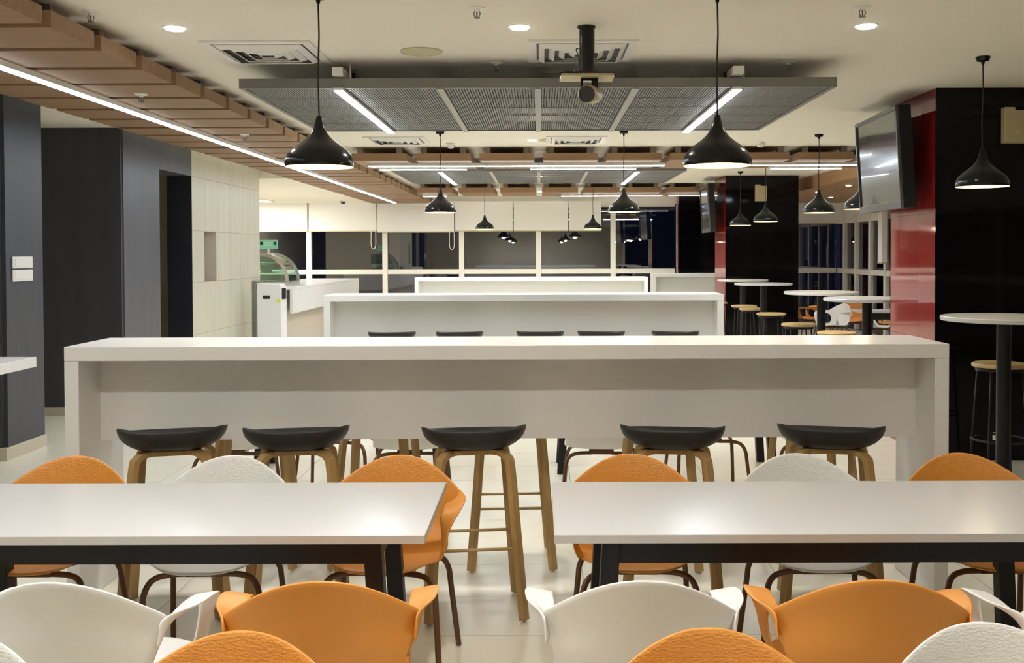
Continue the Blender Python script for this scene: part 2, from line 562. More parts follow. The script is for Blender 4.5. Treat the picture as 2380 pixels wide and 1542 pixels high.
# ---- black and red columns on the right
def column(y0, label, y1=None, x0=3.05, x1=4.25):
    y1 = y1 or y0 + 1.0
    o = thing('clad_column', label, 'column')
    box('core', M['vent_dark'], x0 + 0.012, x1 - 0.012, y0 + 0.012, y1 - 0.012, 0, CEIL, o)
    for z0, z1 in ((0, 0.93), (0.93, 1.92), (1.92, CEIL)):
        box('black_panel', M['black_gloss'], x0, x1, y0, y0 + 0.012, z0 + 0.001, z1 - 0.001, o)
        box('red_panel', M['red_gloss'], x0, x0 + 0.012, y0 + 0.0125, y1 - 0.0125, z0 + 0.001, z1 - 0.001, o)
        box('red_panel', M['red_gloss'], x1 - 0.012, x1, y0 + 0.0125, y1 - 0.0125, z0 + 0.001, z1 - 0.001, o)
        box('black_panel', M['black_gloss'], x0, x1, y1 - 0.012, y1, z0 + 0.001, z1 - 0.001, o)
    return o


column(7.80, 'near black glossy column with a red side at the right edge')
column(16.63, 'middle black and red glossy column behind the round tables')
column(22.20, 'far black column built into the end windows', 22.9)


def wall_box(x, y, z, label):
    o = thing('wall_speaker', label, 'speaker', (x, y, z))
    MB().prism([(-0.093, -0.135), (0.085, -0.135), (0.095, 0.115), (-0.01, 0.115), (-0.012, 0.137), (-0.093, 0.137)], 'y', -0.07, 0).build('housing', M['beige_plastic'], o, bevel=0.006)
    MB().prism([(0.016 * math.cos(a * 0.4488) + 0.005, 0.016 * math.sin(a * 0.4488) - 0.05) for a in range(14)], 'y', -0.082, -0.0695).build('knob', M['speaker_cloth'], o)
    return o


wall_box(3.64, 7.80, 2.585, 'beige box mounted high on the near black column')
wall_box(3.625, 16.63, 2.59, 'beige box mounted high on the middle black column')
so = thing('wall_socket', 'small pale socket low on the near black column', 'socket', (3.52, 7.80, 0.19))
MB().box(-0.022, 0.022, -0.014, 0, -0.03, 0.03).build('plate', M['white_metal'], so, bevel=0.003)
MB().box(-0.010, 0.010, -0.017, -0.014, -0.014, 0.014).build('insert', M['strip'], so)


def television(y0, label):
    o = thing('television', label, 'television', (2.785, y0, 2.36))
    o.rotation_euler = (0, R(-3.5), R(-3.4))
    W, Hh = 1.25, 0.80
    MB().box(0.02, 0.115, 0, W, -Hh / 2, Hh / 2).build('body', M['tv_body'], o, bevel=0.008)
    bz = MB()
    bz.box(-0.005, 0.02, 0, W, Hh / 2 - 0.03, Hh / 2)
    bz.box(-0.005, 0.02, 0, W, -Hh / 2, -Hh / 2 + 0.06)
    bz.box(-0.005, 0.02, 0, 0.025, -Hh / 2 + 0.06, Hh / 2 - 0.03)
    bz.box(-0.005, 0.02, W - 0.025, W, -Hh / 2 + 0.06, Hh / 2 - 0.03)
    bz.build('bezel', M['tv_bezel'], o, bevel=0.003)
    MB().box(0.008, 0.02, 0.025, W - 0.025, -Hh / 2 + 0.06, Hh / 2 - 0.03).build('screen', M['screen'], o)
    MB().box(0.115, 0.185, 0.3, 0.8, -0.12, 0.12).build('wall_bracket', M['tv_body'], o, bevel=0.006)
    return o


television(7.86, 'black wall television tilted down from the near red column side')
television(16.72, 'distant black wall television on the middle red column side')

# ---- timber ceilings
BZ0, BZ1 = 2.72, 2.805


def raft_hangers(o, pts):
    for x, y in pts:
        MB().box(x - 0.03, x + 0.03, y - 0.03, y + 0.03, BZ1, CEIL).build('hanger', M['vent_dark'], o)


lr = thing('timber_ceiling', 'long row of brown timber ceiling boards along the left side', 'ceiling raft', (0, 0, 0))
bm = MB().box(-3.69, -2.37, 0, 0.477, BZ0, BZ1).mesh('board', M['wood'])
hm = MB().box(-0.04, 0.04, 0.18, 0.26, BZ1, CEIL).mesh('hanger', M['hanger'])
k = 0
y = 4.93 - 0.564 * 5
while y < 21.9:
    b = bpy.data.objects.new('board', bm)
    col.objects.link(b)
    b.location = (0, y, 0)
    b.parent = lr
    for hx in (-3.3, -2.5):
        h = bpy.data.objects.new('hanger', hm)
        col.objects.link(h)
        h.location = (hx, 0, 0)
        h.parent = b
    y += 0.564


def cross_raft(y0, y1, x0, pitch, n, gap, label):
    o = thing('timber_ceiling', label, 'ceiling raft', (0, 0, 0))
    me = MB().box(0, pitch - gap, y0, y1, BZ0, BZ1).mesh('board', M['wood'])
    hm2 = MB().box(0.06, 0.13, y0 + 0.05, y0 + 0.13, BZ1, CEIL).mesh('hanger', M['hanger'])
    for k in range(n):
        b = bpy.data.objects.new('board', me)
        col.objects.link(b)
        b.location = (x0 + k * pitch, 0, 0)
        b.parent = o
        for hx in (0, pitch - gap - 0.19):
            h = bpy.data.objects.new('hanger', hm2)
            col.objects.link(h)
            h.location = (hx, 0, 0)
            h.parent = b
    return o


cross_raft(12.02, 13.25, -2.23, 0.757, 9, 0.105, 'brown timber ceiling boards crossing beyond the first grey panel')
cross_raft(18.35, 19.6, -2.23, 0.757, 9, 0.105, 'farthest brown timber ceiling boards crossing before the end windows')
ts = thing('timber_soffit', 'smooth orange brown timber soffit over the right window seats', 'soffit')
MB().box(4.55, 6.62, 13.3, 22.3, 2.70, 2.76).build('board', M['wood_soffit'], ts)
MB().box(4.50, 4.55, 13.3, 22.3, 2.68, CEIL).build('fascia', M['wood_soffit'], ts)


# ---- grey mesh ceiling panels
def grey_panel(yc, label):
    x0, x1, d = -1.955, 1.935, 2.34
    o = thing('ceiling_panel', label, 'ceiling panel', (0, yc - d / 2, 0))
    z0, z1 = 2.70, 2.755
    t = 0.03
    fr = MB()
    fr.box(x0, x1, 0, t, z0 - 0.005, z1 + 0.003)
    fr.box(x0, x1, d - t, d, z0 - 0.005, z1 + 0.003)
    fr.box(x0, x0 + t, t, d - t, z0 - 0.005, z1 + 0.003)
    fr.box(x1 - t, x1, t, d - t, z0 - 0.005, z1 + 0.003)
    fr.build('edge_frame', M['grey_frame'], o)
    cw, rd = (x1 - x0 - 2 * t) / 6, (d - 2 * t) / 5
    tb = MB()
    e = 0.012
    tb.box(0.004, cw - 0.004, 0.004, e, z0, z0 + 0.02)
    tb.box(0.004, cw - 0.004, rd - e, rd - 0.004, z0, z0 + 0.02)
    n = 34
    for q in range(n):
        xx = 0.008 + (cw - 0.016) * q / n
        tb.box(xx, xx + (cw - 0.016) / n * 0.70, e, rd - e, z0 + 0.002, z0 + 0.018)
    me = tb.mesh('mesh_tile', M['grey_panel'])
    for i in range(6):
        for j in range(5):
            m_ = bpy.data.objects.new('mesh_tile', me)
            col.objects.link(m_)
            m_.location = (x0 + t + i * cw, t + j * rd, 0)
            m_.parent = o
    for i in (2, 3, 4):
        xx = x0 + t + i * cw
        MB().box(xx - 0.022, xx + 0.022, 0.02, d, z0 - 0.012, z0).build('pale_strip', M['strip'], o)
    for xx in (-1.3, 1.3):
        for yy in (0.5, 1.9):
            MB().cyl((xx, yy, 0), 0.012, z1, CEIL, 8).build('hanger', M['vent_dark'], o)
    return o


grey_panel(7.77, 'near large grey mesh ceiling panel with two light strips')
grey_panel(14.50, 'far grey mesh ceiling panel beyond the timber crossing')


def led_bar(x0, x1, y0, y1, z0, z1, label, box_end=None, mat='led'):
    o = thing('led_light_line', label, 'light', ((x0 + x1) / 2, (y0 + y1) / 2, z0), 0, 'linear lights')
    hx, hy, h = (x1 - x0) / 2, (y1 - y0) / 2, z1 - z0
    MB().box(-hx, hx, -hy, hy, 0.006, h).build('housing', M['white_metal'], o)
    i = 0.004
    MB().box(-hx + i, hx - i, -hy + i, hy - i, 0, 0.006).build('diffuser', M[mat], o)
    if box_end:
        MB().box(-0.035, 0.035, -hy - 0.03, -hy + 0.20, h + 0.075, h + 0.13).build('driver_box', M['white_metal'], o, bevel=0.004)
        MB().cyl((0.06, -hy + 0.1, 0), 0.006, h, h + 0.185, 6).build('suspension_rod', M['chrome'], o)
    return o


led_bar(-3.10, -3.03, 1.6, 21.4, 2.68, 2.72, 'very long white light line under the left timber boards', None, 'led_long')
for yc, nm in ((7.77, 'near'), (14.50, 'far')):
    for sx, sn in ((-1.305, 'left'), (1.285, 'right')):
        led_bar(sx - 0.03, sx + 0.03, yc - 1.19, yc + 1.16, 2.672, 2.6945, '%s white light strip under the %s grey ceiling panel' % (sn, nm), True, 'led_panel')
led_bar(-2.1, 1.53, 12.38, 12.45, 2.68, 2.72, 'long white light line under the first timber crossing')
led_bar(2.05, 3.95, 12.38, 12.45, 2.68, 2.72, 'right light line under the first timber crossing, toward the television')
led_bar(-2.05, -0.93, 12.90, 12.97, 2.68, 2.72, 'shorter rear light line at the left of the first timber crossing')
led_bar(-0.12, 1.23, 12.90, 12.97, 2.68, 2.72, 'shorter rear light line in the middle of the first timber crossing')
led_bar(2.95, 3.85, 12.90, 12.97, 2.68, 2.72, 'shorter rear light line at the right of the first timber crossing')
led_bar(0.4, 2.3, 18.98, 19.05, 2.68, 2.72, 'light line under the farthest timber crossing, left of the far television')
led_bar(2.42, 3.3, 18.98, 19.05, 2.68, 2.72, 'rightmost light line under the farthest timber crossing')
led_bar(-2.2, -1.75, 18.98, 19.05, 2.68, 2.72, 'short light line at the left end of the farthest timber crossing')


# ---- ceiling fittings
def downlight(x, y, z, label, power=DOWN_W, r=0.05, lit=True):
    o = thing('downlight', label, 'ceiling light', (x, y, z), 0, 'recessed downlights')
    MB().lathe([(r * 0.86, -0.001), (r * 1.35, -0.003), (r * 1.4, -0.0015), (r * 1.4, -0.0002)], 24).build('trim_ring', M['white_metal'], o, 180)
    MB().cyl((0, 0, 0), r, -0.012, -0.004, 24, ).build('lens', M['downlight'], o)
    if power:
        light('lamp', 'SPOT', (0, 0, -0.03), power, HALO, o, spot_size=R(150), spot_blend=1.0, shadow_soft_size=0.06)
    return o


for x, y, lb in ((-2.03, 5.66, 'left of the near hanging lamps'), (-0.11, 5.66, 'beside the ceiling camera mount'), (1.82, 5.66, 'in front of the near television')):
    downlight(x, y, CEIL, 'round recessed downlight in the ceiling %s' % lb, DOWN_W * (0.5 if x > 1 else 1.0))
downlight(-0.08, 11.3, CEIL, 'small distant downlight between the far air vents', 170)
downlight(-2.05, 9.9, CEIL, 'added downlight left behind the near grey panel', 190)  # this pair is added to brighten the far zone
downlight(1.95, 9.9, CEIL, 'added downlight right behind the near grey panel', 190)
for k, x in enumerate((-1.9, 0.0, 1.9)):  # more rows added for a brighter far zone
    downlight(x, 16.6, CEIL, '%s added downlight between far grey panel and farthest timber crossing' % ('left', 'middle', 'right')[k], 170)
    downlight(x, 20.8, CEIL, '%s added downlight close to the end windows' % ('left', 'middle', 'right')[k], 170)
for k, (x, y) in enumerate(((-2.0, 2.4), (-0.1, 2.4), (1.9, 2.4), (-2.0, -0.9), (-0.1, -0.9), (1.9, -0.9), (-2.0, -3.6), (-0.1, -3.6), (1.9, -3.6))):  # unseen lamps added to light the near zone and faces turned to the camera
    downlight(x, y, CEIL, 'added unseen downlight above or behind the viewpoint, number %s' % ords[k], DOWN_W * (1.5 if y > 0 else 1.4) * (0.5 if x > 1 else 1.15))
for k, (x, y) in enumerate(((5.0, 14.6), (5.75, 14.6), (5.0, 16.4), (5.75, 16.4), (5.0, 18.2), (5.75, 18.2), (5.0, 20.0), (5.75, 20.0))):
    downlight(x, y, 2.70, 'small %s spot in the timber soffit, %s pair from the front' % (('left', 'right')[k % 2], ords[k // 2]), 26, 0.042)
for k, (x, y) in enumerate(((4.9, 9.0), (5.2, 11.5))):  # extra lamps put in for bounced light from the side zone
    downlight(x, y, CEIL, 'added downlight over the right window aisle behind the near column, %s' % ords[k], 40)

pl = thing('panel_light', 'bright square panel light in the servery ceiling', 'ceiling light', (-6.0, 21.1, 2.74))
MB().box(-0.36, 0.36, -0.36, 0.36, -0.02, 0).build('frame', M['white_metal'], pl)
MB().box(-0.33, 0.33, -0.33, 0.33, -0.026, -0.02).build('diffuser', M['panel_light'], pl)
light('lamp', 'AREA', (0, 0, -0.05), 90, (1, 0.97, 0.9), pl, shape='SQUARE', size=0.64)
pl2 = copy_tree(pl)
pl2.location = (-6.0, 17.0, 2.74)
pl2['label'] = 'square panel light over the servery behind the tiled wall'


def vent(x, y, label, s=0.33):
    o = thing('air_vent', label, 'air vent', (x, y, CEIL), 0, 'square ceiling air vents')
    MB().box(-s * 0.84, s * 0.84, -s * 0.84, s * 0.84, -0.004, 0).build('recess', M['vent_grey'], o)
    fr = MB()
    a, b = s, s * 0.84
    for (x0, x1, y0, y1) in ((-a, a, -a, -b), (-a, a, b, a), (-a, -b, -b, b), (b, a, -b, b)):
        fr.box(x0, x1, y0, y1, -0.012, 0)
    fr.build('frame', M['white_metal'], o)
    for q in range(4):
        r0 = s * (0.80 - 0.19 * q)
        r1 = r0 - s * 0.10
        m = MB()
        z0, z1 = -0.012, -0.034
        vs = []
        for (rr, zz) in ((r0, z0), (r1, z1), (r1 - 0.003, z1 + 0.003), (r0 - 0.003, z0 + 0.003)):
            vs += [(-rr, -rr, zz), (rr, -rr, zz), (rr, rr, zz), (-rr, rr, zz)]
        fs = []
        for j in range(3):
            for i in range(4):
                fs.append((j * 4 + i, j * 4 + (i + 1) % 4, j * 4 + 4 + (i + 1) % 4, j * 4 + 4 + i))
        m.add(vs, fs)
        m.build('louvre', M['white_metal'], o)
    return o


vent(-1.69, 6.33, 'near left square air vent with dark slots behind a lamp cord')
vent(0.26, 6.33, 'near square air vent behind the ceiling camera pole')
vent(-1.58, 11.26, 'far left square air vent before the timber crossing')
vent(0.40, 11.26, 'far right square air vent before the timber crossing')
vent(4.05, 6.55, 'square air vent above the near black column')

cs = thing('ceiling_speaker', 'round cream speaker disc flush in the ceiling', 'speaker', (-0.735, 6.33, CEIL))
MB().lathe([(0.132, 0), (0.132, -0.008), (0.118, -0.012), (0.115, -0.008)], 40, cap1=True).build('rim', M['speaker_cloth'], cs, 40)
cs2 = copy_tree(cs)
cs2.location = (0.12, 11.3, CEIL)
cs2['label'] = 'round cream speaker disc in the far ceiling strip'


def sprinkler(x, y, z, label, s=1.0):
    o = thing('sprinkler', label, 'sprinkler', (x, y, z), 0, 'ceiling sprinklers')
    MB().lathe([(0.042 * s, 0), (0.040 * s, -0.005 * s), (0.014 * s, -0.008 * s), (0.012 * s, -0.02 * s)], 18, cap1=True).build('escutcheon', M['white_metal'], o, 40)
    a = MB()
    for sx in (-1, 1):
        a.tube([(0.010 * s * sx, 0, -0.015 * s), (0.017 * s * sx, 0, -0.03 * s), (0.010 * s * sx, 0, -0.05 * s)], 0.003 * s, 6)
    a.cyl((0, 0, 0), 0.004 * s, -0.05 * s, -0.015 * s, 8)
    a.cyl((0, 0, 0), 0.016 * s, -0.054 * s, -0.050 * s, 14)
    a.build('head', M['dull_steel'], o)
    return o


sprinkler(-2.33, 5.28, CEIL, 'steel sprinkler head at the top left beside the timber boards')
sprinkler(-0.32, 5.22, CEIL, 'steel sprinkler head at the top middle of the ceiling')
sprinkler(1.66, 5.22, CEIL, 'steel sprinkler head at the top right of the ceiling')
sprinkler(-0.285, 6.72, CEIL, 'small sprinkler head in front of the grey panel, left of the pole')
sprinkler(1.65, 6.72, CEIL, 'small sprinkler head in front of the right end of the grey panel')
sprinkler(-2.74, 6.98, BZ0, 'sprinkler under the left timber boards, nearer one', 1.1)
sprinkler(-2.72, 9.35, BZ0, 'sprinkler under the left timber boards, farther one', 1.1)


def smoke(x, y, label, z=CEIL):
    o = thing('smoke_detector', label, 'smoke detector', (x, y, z), 0, 'smoke detectors')
    MB().lathe([(0.055, 0), (0.055, -0.015), (0.042, -0.02), (0.038, -0.05), (0.028, -0.058)], 20, cap1=True).build('body', M['white_metal'], o, 40)
    MB().cyl((0, 0, 0), 0.012, -0.063, -0.057, 12).build('sensor', M['strip'], o)
    return o


smoke(-1.02, 11.6, 'smoke detector right of the far left air vent')
smoke(2.53, 11.6, 'smoke detector right of the near right hanging lamp')
scam = thing('dome_camera', 'small dark dome camera under the servery ceiling', 'camera', (-4.2, 21.6, 2.74))
MB().lathe([(0.06, 0), (0.06, -0.02), (0.048, -0.04), (0.03, -0.065), (0.0, -0.075)], 16).build('dome', M['dark_plastic'], scam, 60)
MB().lathe([(0.07, 0), (0.07, -0.012), (0.06, -0.014)], 16).build('base', M['white_metal'], scam, 40)

# ceiling pole with tray and camera
cp = thing('camera_mount', 'black ceiling pole with pale tray and cylindrical camera', 'camera', (0.265, 5.66, CEIL))
MB().lathe([(0.052, 0), (0.052, -0.006), (0.046, -0.012)], 24, (-0.003, 0, 0)).build('flange', M['lamp_black'], cp, 40)
MB().cyl((0, 0, 0), 0.043, -0.262, -0.004, 24).build('pole', M['lamp_black'], cp, 40)
MB().box(-0.15, 0.148, -0.10, 0.10, -0.290, -0.272).build('tray', M['beige_plastic'], cp, bevel=0.003)
tb = MB()
tb.box(-0.13, 0.06, -0.09, 0.02, -0.272, -0.264)
tb.prism([(-0.155, -0.292), (-0.148, -0.270), (0.146, -0.270), (0.153, -0.292), (0.148, -0.292), (0.143, -0.276), (-0.145, -0.276), (-0.150, -0.292)], 'y', -0.106, -0.100)
tb.build('tray_bracket', M['lamp_black'], cp)
MB().tube(smooth_path([(-0.048, 0, -0.12), (-0.06, -0.01, -0.13), (-0.047, -0.01, -0.17), (-0.05, -0.01, -0.22), (-0.08, -0.02, -0.265)]), 0.003, 6, ref=(0, 1, 0)).build('cable', M['cord'], cp)
cb = MB()
cb.box(-0.035, 0.06, -0.03, 0.03, -0.305, -0.290)
cb.box(-0.035, -0.022, -0.02, 0.02, -0.36, -0.305)
cb.box(0.025, 0.06, -0.02, 0.02, -0.35, -0.305)
cb.build('camera_yoke', M['lamp_black'], cp)
cyl = MB().lathe([(0.046, 0), (0.049, 0.004), (0.049, 0.19), (0.044, 0.20)], 28, cap1=True).build('camera_barrel', M['beige_plastic'], cp, 40)
cyl.location = (-0.008, -0.12, -0.395)
cyl.rotation_euler = (R(-82), 0, R(-16))
lens = MB().lathe([(0.044, -0.006), (0.045, 0.004)], 28, cap0=True).build('lens', M['dark_plastic'], cyl, 40)


# ------------------------------------------------------------------ pendant lamps
def make_pendant():
    o = thing('pendant_lamp', 'x', 'pendant lamp', (0, 0, CEIL), 0, 'black bell pendant lamps')
    L = CEIL - 2.040
    zb = -L
    MB().lathe([(0.0, 0), (0.046, 0), (0.046, -0.006), (0.038, -0.026), (0.012, -0.032), (0.008, -0.05), (0.0, -0.05)], 24).build('canopy', M['lamp_black'], o, 40)
    MB().tube([(0, 0, -0.04), (0.003, 0, -0.2), (-0.003, 0, -0.4), (0, 0, zb + 0.24)], 0.0042, 8, ref=(0, 1, 0)).build('cord', M['cord'], o, 180)
    prof = [(0.004, 0.25), (0.012, 0.246), (0.017, 0.235), (0.021, 0.215), (0.028, 0.19), (0.040, 0.165), (0.058, 0.142), (0.082, 0.121), (0.108, 0.102), (0.132, 0.083), (0.150, 0.062), (0.161, 0.040), (0.165, 0.02), (0.164, 0.008), (0.1625, 0.0)]
    sh = MB().lathe([(r, zb + z) for r, z in prof], 48).build('shade', M['lamp_black'], o, 180)
    inner = [(0.1625, 0.0), (0.1605, 0.008), (0.161, 0.02), (0.157, 0.040), (0.146, 0.062), (0.128, 0.080), (0.104, 0.098), (0.078, 0.116), (0.054, 0.136), (0.036, 0.16), (0.0, 0.165)]
    MB().lathe([(r, zb + z) for r, z in inner], 48).build('inner_reflector', M['lamp_inner'], sh, 180)
    MB().lathe([(0.0, 0.014), (0.02, 0.017), (0.033, 0.03), (0.037, 0.05), (0.03, 0.075), (0.018, 0.10), (0.014, 0.13)], 20, (0, 0, zb)).build('bulb', M['bulb'], o, 180)
    light('lamp', 'POINT', (0, 0, zb + 0.004), PEND_W, WARM, o, shadow_soft_size=0.05)
    return o


pend = make_pendant()
spots = [(-1.07, 4.92, 'large nearest black bell lamp on the left'), (0.862, 4.92, 'large nearest black bell lamp on the right'),
         (-1.03, 10.5, 'black bell lamp left over the second bar'), (0.872, 10.5, 'black bell lamp right over the second bar'),
         (-0.975, 17.9, 'small distant black bell lamp left over the far bar'), (0.94, 17.9, 'small distant black bell lamp right over the far bar'),
         (2.87, 6.57, 'black bell lamp in front of the near black column'), (2.99, 10.85, 'black bell lamp over the third round table, before pale blinds'),
         (3.16, 9.95, 'black bell lamp half hidden behind the near television'), (3.10, 13.9, 'black bell lamp below the beige box on the middle column'),
         (3.13, 15.8, 'dimmer black bell lamp at the left of the middle black column')]
for k, (x, y, lb) in enumerate(spots):
    o = pend if k == 0 else copy_tree(pend)
    o.location = (x, y, CEIL)
    o['label'] = lb


# ------------------------------------------------------------------ high bars
def bar(xl, xr, y0, y1, label, rz=0.0, h=1.195):
    cx, cy = (xl + xr) / 2, (y0 + y1) / 2
    o = thing('bar_table', label, 'bar table', (cx, cy, 0), rz, 'white waterfall bar tables')
    hw, hd, t = (xr - xl) / 2, (y1 - y0) / 2, 0.066
    MB().box(-hw, hw, -hd, hd, h - t, h).build('top', M['solid_white'], o, bevel=0.003)
    for s in (-1, 1):
        xa, xb = (-hw, -hw + t) if s < 0 else (hw - t, hw)
        MB().box(xa, xb, -hd, hd, 0, h - t - 0.0005).build('side_panel', M['solid_white'], o, bevel=0.003)
    MB().box(-hw + t, hw - t, -0.02, 0.02, 0.723, h - t - 0.0005).build('modesty_panel', M['solid_white'], o)
    return o


bar(-2.186, 1.885, 4.64, 5.14, 'large white waterfall bar table nearest, with five dark stools', R(0.4))
bar(-2.20, 1.865, 10.26, 10.78, 'second white waterfall bar table, in the middle distance', R(0.2))
bar(-2.185, 1.88, 17.6, 18.1, 'third white bar table, farthest before the end windows')
bar(2.27, 4.6, 20.3, 20.8, 'short white bar partly hidden behind the middle black column', 0)
led = thing('wall_counter', 'white counter slab ending at the left edge before the charcoal column', 'counter', (-3.29, 6.59, 0))
MB().box(-0.95, 0, -2.0, 0, 0.885, 0.95).build('top', M['solid_white'], led, bevel=0.003)
MB().box(-0.93, -0.86, -1.9, -0.1, 0, 0.885).build('support_panel', M['dark_wall'], led)


# ------------------------------------------------------------------ bar stools
def make_stool():
    o = thing('bar_stool', 'x', 'bar stool', (0, 0, 0), 0, 'dark bar stools with oak legs')
    n, rr = 40, 9
    a_, b_ = 0.236, 0.192

    def outline(r, k):
        a = 2 * math.pi * k / n
        c, s = math.cos(a), math.sin(a)
        e = 0.74
        return a_ * r * math.copysign(abs(c) ** e, c), b_ * r * math.copysign(abs(s) ** e, s), s, c
    vs, fs = [], []
    top, bot = [], []
    for j in range(1, rr + 1):
        r = j / rr
        for k in range(n):
            x, y, s, c = outline(r, k)
            lift = 0.034 * min(1.0, max(0.0, 0.6 - s)) * r ** 4          # low raised back on the -y side
            vs.append((x, y, 0.765 + 0.052 * r ** 3 + lift - 0.02 * max(0, s) * r ** 5))
    ctop = len(vs)
    vs.append((0, 0, 0.765))
    for j in range(1, rr):
        for k in range(n):
            k2 = (k + 1) % n
            p, q = (j - 1) * n, j * n
            fs.append((p + k, p + k2, q + k2, q + k))
    for k in range(n):
        fs.append((ctop, k, (k + 1) % n))
    base = len(vs)
    under = [0.2, 0.45, 0.6, 0.72, 0.82, 0.90, 0.955, 0.99]
    for r in under:                                               # underside
        for k in range(n):
            x, y, s, c = outline(r, k)
            u = max(0.0, (r - 0.45) / 0.55)
            zt = 0.765 + 0.052 + 0.034 * min(1.0, max(0.0, 0.6 - s)) - 0.02 * max(0, s)
            vs.append((x, y, 0.742 + (zt - 0.742) * (1 - math.sqrt(max(0.0, 1 - u * u)))))
    cb_ = len(vs)
    vs.append((0, 0, 0.742))
    for j in range(1, rr - 1):
        for k in range(n):
            k2 = (k + 1) % n
            p, q = base + (j - 1) * n, base + j * n
            fs.append((p + k2, p + k, q + k, q + k2))
    for k in range(n):
        fs.append((cb_, base + (k + 1) % n, base + k))
        p, q = base + (rr - 2) * n, (rr - 1) * n
        fs.append((p + (k + 1) % n, p + k, q + k, q + (k + 1) % n))
    MB().add(vs, fs).build('seat', M['seat_black'], o, 180)
    for sx in (-1, 1):
        for sy in (-1, 1):
            p = smooth_path([(sx * 0.055, sy * 0.045, 0.731), (sx * 0.11, sy * 0.088, 0.731), (sx * 0.142, sy * 0.113, 0.712), (sx * 0.156, sy * 0.126, 0.66), (sx * 0.182, sy * 0.157, 0.33), (sx * 0.208, sy * 0.188, 0.008)], 5)
            m = MB()
            profs = []
            for q in range(len(p)):
                u = q / (len(p) - 1)
                profs.append(rrect(0.046 - 0.008 * u, 0.019 + 0.010 * u))
            m.sweep(p, profs, ref=(sx * 0.75, sy * 0.65, 0.35))
            m.build('leg', M['oak'], o, bevel=0.003)
    for (x0, y0, x1, y1) in ((-1, -1, 1, -1), (-1, 1, 1, 1), (-1, -1, -1, 1), (1, -1, 1, 1)):
        MB().tube([(x0 * 0.183, y0 * 0.159, 0.315), (x1 * 0.183, y1 * 0.159, 0.315)], 0.0075, 8).build('foot_rail', M['oak_seat'], o, 180)
    MB().box(-0.12, 0.12, -0.10, 0.10, 0.722, 0.742).build('seat_plate', M['oak'], o)
    return o


stool = make_stool()
near_l = ['first dark bar stool from the left at the nearest bar', 'second dark bar stool from the left at the nearest bar', 'middle dark bar stool at the nearest bar, legs seen whole',
          'fourth dark bar stool from the left at the nearest bar', 'rightmost dark bar stool at the nearest bar']
S = []
for k, (x, a) in enumerate(((-1.665, 14), (-1.105, 10), (-0.303, 7), (0.598, -7), (1.315, -12))):
    S.append((x, 4.57, a, near_l[k], 'stools on the near side of the nearest bar'))
far_l = ['stool legs behind the nearest bar, first from the left', 'stool legs behind the nearest bar, second from the left', 'stool behind the nearest bar whose legs show in the central gap',
         'stool legs behind the nearest bar, second from the right', 'stool legs behind the nearest bar, first from the right']
for k, x in enumerate((-1.50, -0.846, -0.155, 0.62, 1.42)):
    S.append((x, 5.29, 180 + (8, -5, 3, -8, 6)[k], far_l[k], 'stools on the far side of the nearest bar'))
b2 = ['first dark stool seat from the left at the second bar', 'second dark stool seat from the left at the second bar', 'middle dark stool seat at the second bar',
      'fourth dark stool seat from the left at the second bar', 'rightmost dark stool seat at the second bar']
for k, x in enumerate((-1.47, -0.80, 0.0, 0.605, 1.34)):
    S.append((x, 10.02, (6, 5, -3, -4, -6)[k], b2[k], 'stools at the second bar'))
for k, (x, y, a, lb, gr) in enumerate(S):
    o = stool if k == 0 else copy_tree(stool)
    o.location = (x, y, 0)
    o.rotation_euler = (0, 0, R(a))
    o['label'] = lb
    o['group'] = gr


